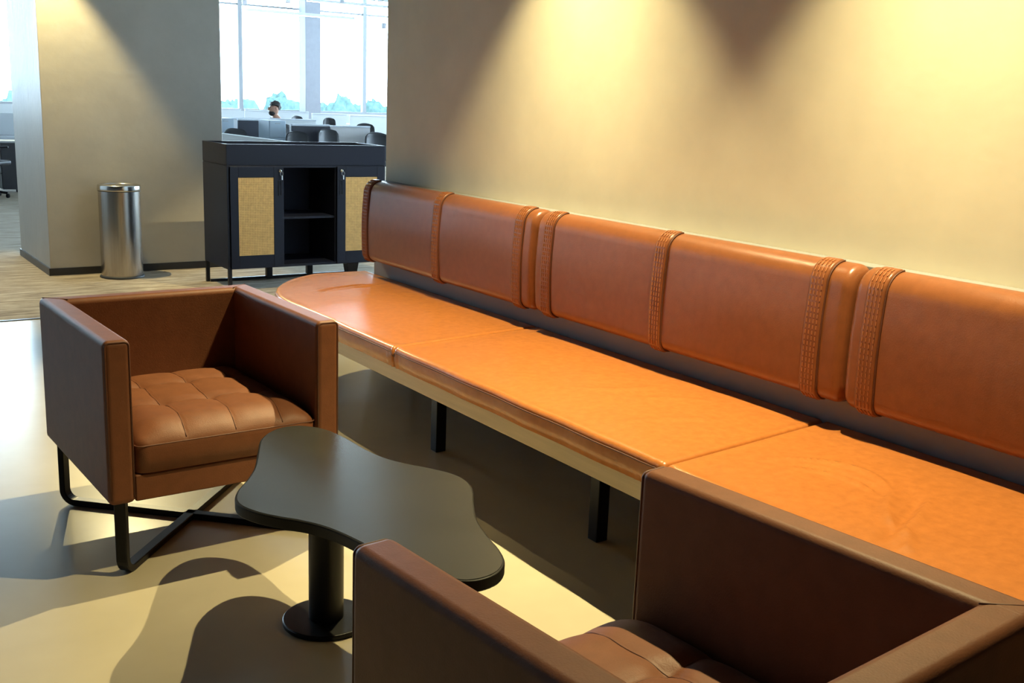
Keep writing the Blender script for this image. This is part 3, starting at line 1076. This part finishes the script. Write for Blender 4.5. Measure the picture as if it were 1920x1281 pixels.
for s in (-0.6, 0.6):
    box('leg', s - 0.03, s + 0.03, -0.3, 0.3, 0, 0.72, 'mullion_grey', ld_)
tag(ld_, 'white office desk left of the pillar', 'desk')

# ------------------------------------------------------------------ seated person
per = empty('person', (7.78, 19.42, FZ - 0.005), 0.0)
tag(per, 'dark-haired bearded person in dark top sitting at the desks, looking left', 'person')
HZ = 1.255   # centre of the head


def skin_mesh(name, verts, edges, radii, material, parent, root=0, sub=2):
    me = bpy.data.meshes.new(name)
    me.from_pydata(verts, edges, [])
    o = bpy.data.objects.new(name, me)
    link(o, parent)
    sm = o.modifiers.new('skin', 'SKIN')
    sm.use_smooth_shade = True
    for i, r in enumerate(radii):
        sv = me.skin_vertices[0].data[i]
        sv.radius = r if isinstance(r, tuple) else (r, r)
    me.skin_vertices[0].data[root].use_root = True
    ss = o.modifiers.new('subsurf', 'SUBSURF')
    ss.levels = ss.render_levels = sub
    me.materials.append(MATS[material])
    return o


# faces -x, leaning over the desk; head lowered
J = [(0.10, 0, 0.56), (0.08, 0, 0.74), (0.04, 0, 0.92), (0.015, 0, 1.06), (0.0, 0, 1.13), (-0.02, 0, 1.215), (-0.012, 0, 1.325),
     (0.02, -0.18, 1.02), (-0.10, -0.24, 0.84), (-0.34, -0.16, 0.79), (-0.42, -0.13, 0.78),
     (0.02, 0.18, 1.02), (-0.10, 0.24, 0.84), (-0.34, 0.16, 0.79), (-0.42, 0.13, 0.78),
     (0.06, -0.10, 0.54), (-0.36, -0.12, 0.54), (-0.36, -0.12, 0.10), (-0.48, -0.12, 0.05),
     (0.06, 0.10, 0.54), (-0.36, 0.12, 0.54), (-0.36, 0.12, 0.10), (-0.48, 0.12, 0.05)]
E_ = [(0, 1), (1, 2), (2, 3), (3, 4), (4, 5), (5, 6), (3, 7), (7, 8), (8, 9), (9, 10), (3, 11), (11, 12), (12, 13), (13, 14),
      (0, 15), (15, 16), (16, 17), (17, 18), (0, 19), (19, 20), (20, 21), (21, 22)]
Rr = [0.14, 0.13, 0.15, 0.10, 0.048, 0.105, 0.108, 0.06, 0.045, 0.035, 0.04, 0.06, 0.045, 0.035, 0.04, 0.09, 0.065, 0.045, 0.045, 0.09, 0.065, 0.045, 0.045]
skin_mesh('body', J, E_, Rr, 'skin', per)
# clothing: a slightly larger skin over torso, arms and legs
idx = [0, 1, 2, 3, 7, 8, 9, 11, 12, 13, 15, 16, 17, 19, 20, 21]
mp_ = {a: i for i, a in enumerate(idx)}
skin_mesh('clothes', [J[a] for a in idx], [(mp_[a], mp_[b]) for a, b in E_ if a in mp_ and b in mp_], [Rr[a] + (0.05 if a in (2, 3, 7, 11) else 0.018) for a in idx], 'shirt', per)


def blob(name, cx, cy, cz, rx, ry, rz_, material, parent, keep=None, rough=0.0, n=20):
    v, f = [], []
    for j in range(n + 1):
        th = PI * j / n
        for i in range(2 * n):
            ph = PI * i / n
            d = Vector((math.sin(th) * math.cos(ph), math.sin(th) * math.sin(ph), math.cos(th)))
            k = 1 + rough * noise.noise(d * 4)
            v.append((cx + rx * d.x * k, cy + ry * d.y * k, cz + rz_ * d.z * k))
    m = 2 * n
    for j in range(n):
        for i in range(m):
            q = (j * m + i, j * m + (i + 1) % m, (j + 1) * m + (i + 1) % m, (j + 1) * m + i)
            c = sum((Vector(v[t]) for t in q), Vector()) / 4 - Vector((cx, cy, cz))
            if keep is None or keep(c.x / rx, c.y / ry, c.z / rz_):
                f.append(q)
    return mesh_obj(name, v, f, material, parent, smooth=True)


blob('hair', 0.008, 0, 1.292, 0.108, 0.100, 0.104, 'hair', per, keep=lambda x, y, z: z > 0.10 or (x > 0.25 and z > -0.6), rough=0.22)
blob('beard', -0.048, 0, 1.178, 0.074, 0.074, 0.062, 'hair', per, keep=lambda x, y, z: z < 0.35, rough=0.1)
blob('nose', -0.118, 0, 1.245, 0.022, 0.016, 0.026, 'skin', per)
for s in (-1, 1):
    blob('eye', -0.098, s * 0.034, 1.272, 0.012, 0.014, 0.009, 'hair', per)
    blob('ear', 0.0, s * 0.093, 1.25, 0.022, 0.012, 0.032, 'skin', per)
office_chair((7.88, 19.42, FZ), PI / 2, 'black office chair carrying the seated person', top=1.0)

# ------------------------------------------------------------------ suspended office lights and fittings
def pendant(loc, length, label, rz=0.0):
    p = empty('linear_light', loc, rz)
    box('housing', -length / 2, length / 2, -0.04, 0.04, 0.0, 0.08, 'office_white', p, bevel=0.005)
    box('diffuser', -length / 2 + 0.01, length / 2 - 0.01, -0.035, 0.035, -0.012, 0.0, 'tube_light', p)
    for s in (-0.45, 0.45):
        MB().tube([(s * length, 0, 0.08), (s * length, 0, 6.9 - loc[2])], 0.004, 5).build('cable', 'mullion_grey', p)
    tag(p, label, 'pendant light', 'linear pendant lights in the office')
    return p


pendant((13.3, 31.0, 3.82), 3.4, 'bright white linear pendant light crossing the grey column')
pendant((11.3, 30.2, 4.33), 3.2, 'linear pendant light at the top of the left windows')
pendant((15.6, 31.8, 4.32), 3.6, 'linear pendant light at the top of the right windows')
for (px_, z_, lab) in ((11.35, 3.95, 'small grey hanging box before the left window pane'), (12.65, 4.10, 'small grey hanging box left of the grey column'),
                       (14.35, 4.25, 'small grey hanging box high right of the grey column'), (15.75, 3.60, 'small grey hanging box at the wall edge')):
    h = empty('hanging_sensor', (px_, 30.5, z_))
    box('housing', -0.06, 0.06, -0.06, 0.06, 0, 0.16, 'column_grey', h, bevel=0.01)
    MB().tube([(0, 0, 0.16), (0, 0, 6.9 - z_)], 0.006, 5).build('rod', 'mullion_grey', h)
    tag(h, lab, 'ceiling fitting')
rf = empty('ceiling_raft', (16.6, 31.5, 4.62))
box('panel', -2.0, 2.6, -1.6, 1.6, 0.06, 0.10, 'raft_metal', rf)
for k in range(19):
    box('slat', -2.0 + 0.25 * k, -1.9 + 0.25 * k, -1.6, 1.6, 0.0, 0.06, 'raft_metal', rf)
tag(rf, 'ribbed grey-blue ceiling raft above the right window', 'ceiling raft')

# ------------------------------------------------------------------ hazy trees far outside
random.seed(11)
ground = box('ground', -250, 420, 60, 520, -10.2, -10, 'ground_pale')
tag(ground, kind='structure')


def tree(loc, r, h):
    t = empty('tree', loc)
    v, f = [], []
    n = 14
    for j in range(n + 1):
        th = PI * j / n
        for i in range(2 * n):
            ph = PI * i / n
            d = Vector((math.sin(th) * math.cos(ph), math.sin(th) * math.sin(ph), math.cos(th)))
            k = 1 + 0.35 * noise.noise(d * 2.3 + Vector(loc)) + 0.18 * noise.noise(d * 6 + Vector(loc))
            v.append((r * d.x * k, r * d.y * k, h * 0.62 + h * 0.40 * d.z * k))
    m = 2 * n
    for j in range(n):
        for i in range(m):
            f.append((j * m + i, j * m + (i + 1) % m, (j + 1) * m + (i + 1) % m, (j + 1) * m + i))
    mesh_obj('crown', v, f, 'leaves', t, smooth=True)
    MB().tube([(0, 0, 0), (0, 0, h * 0.5)], 0.35, 8).build('trunk', 'bark', t)
    tag(t, 'pale hazy tree in the line beyond the office windows', 'tree', 'hazy tree line beyond the windows')


for row in range(3):
    for x in [17 + row * 2.4 + k * 7.4 for k in range(2)] + [44 + row * 2.4 + k * 7.4 for k in range(6)]:
        r_ = random.uniform(2.5, 3.0)
        tree((x, 140 + row * 9 + random.uniform(-0.6, 0.6), -10), r_, random.uniform(9.6, 11.0))
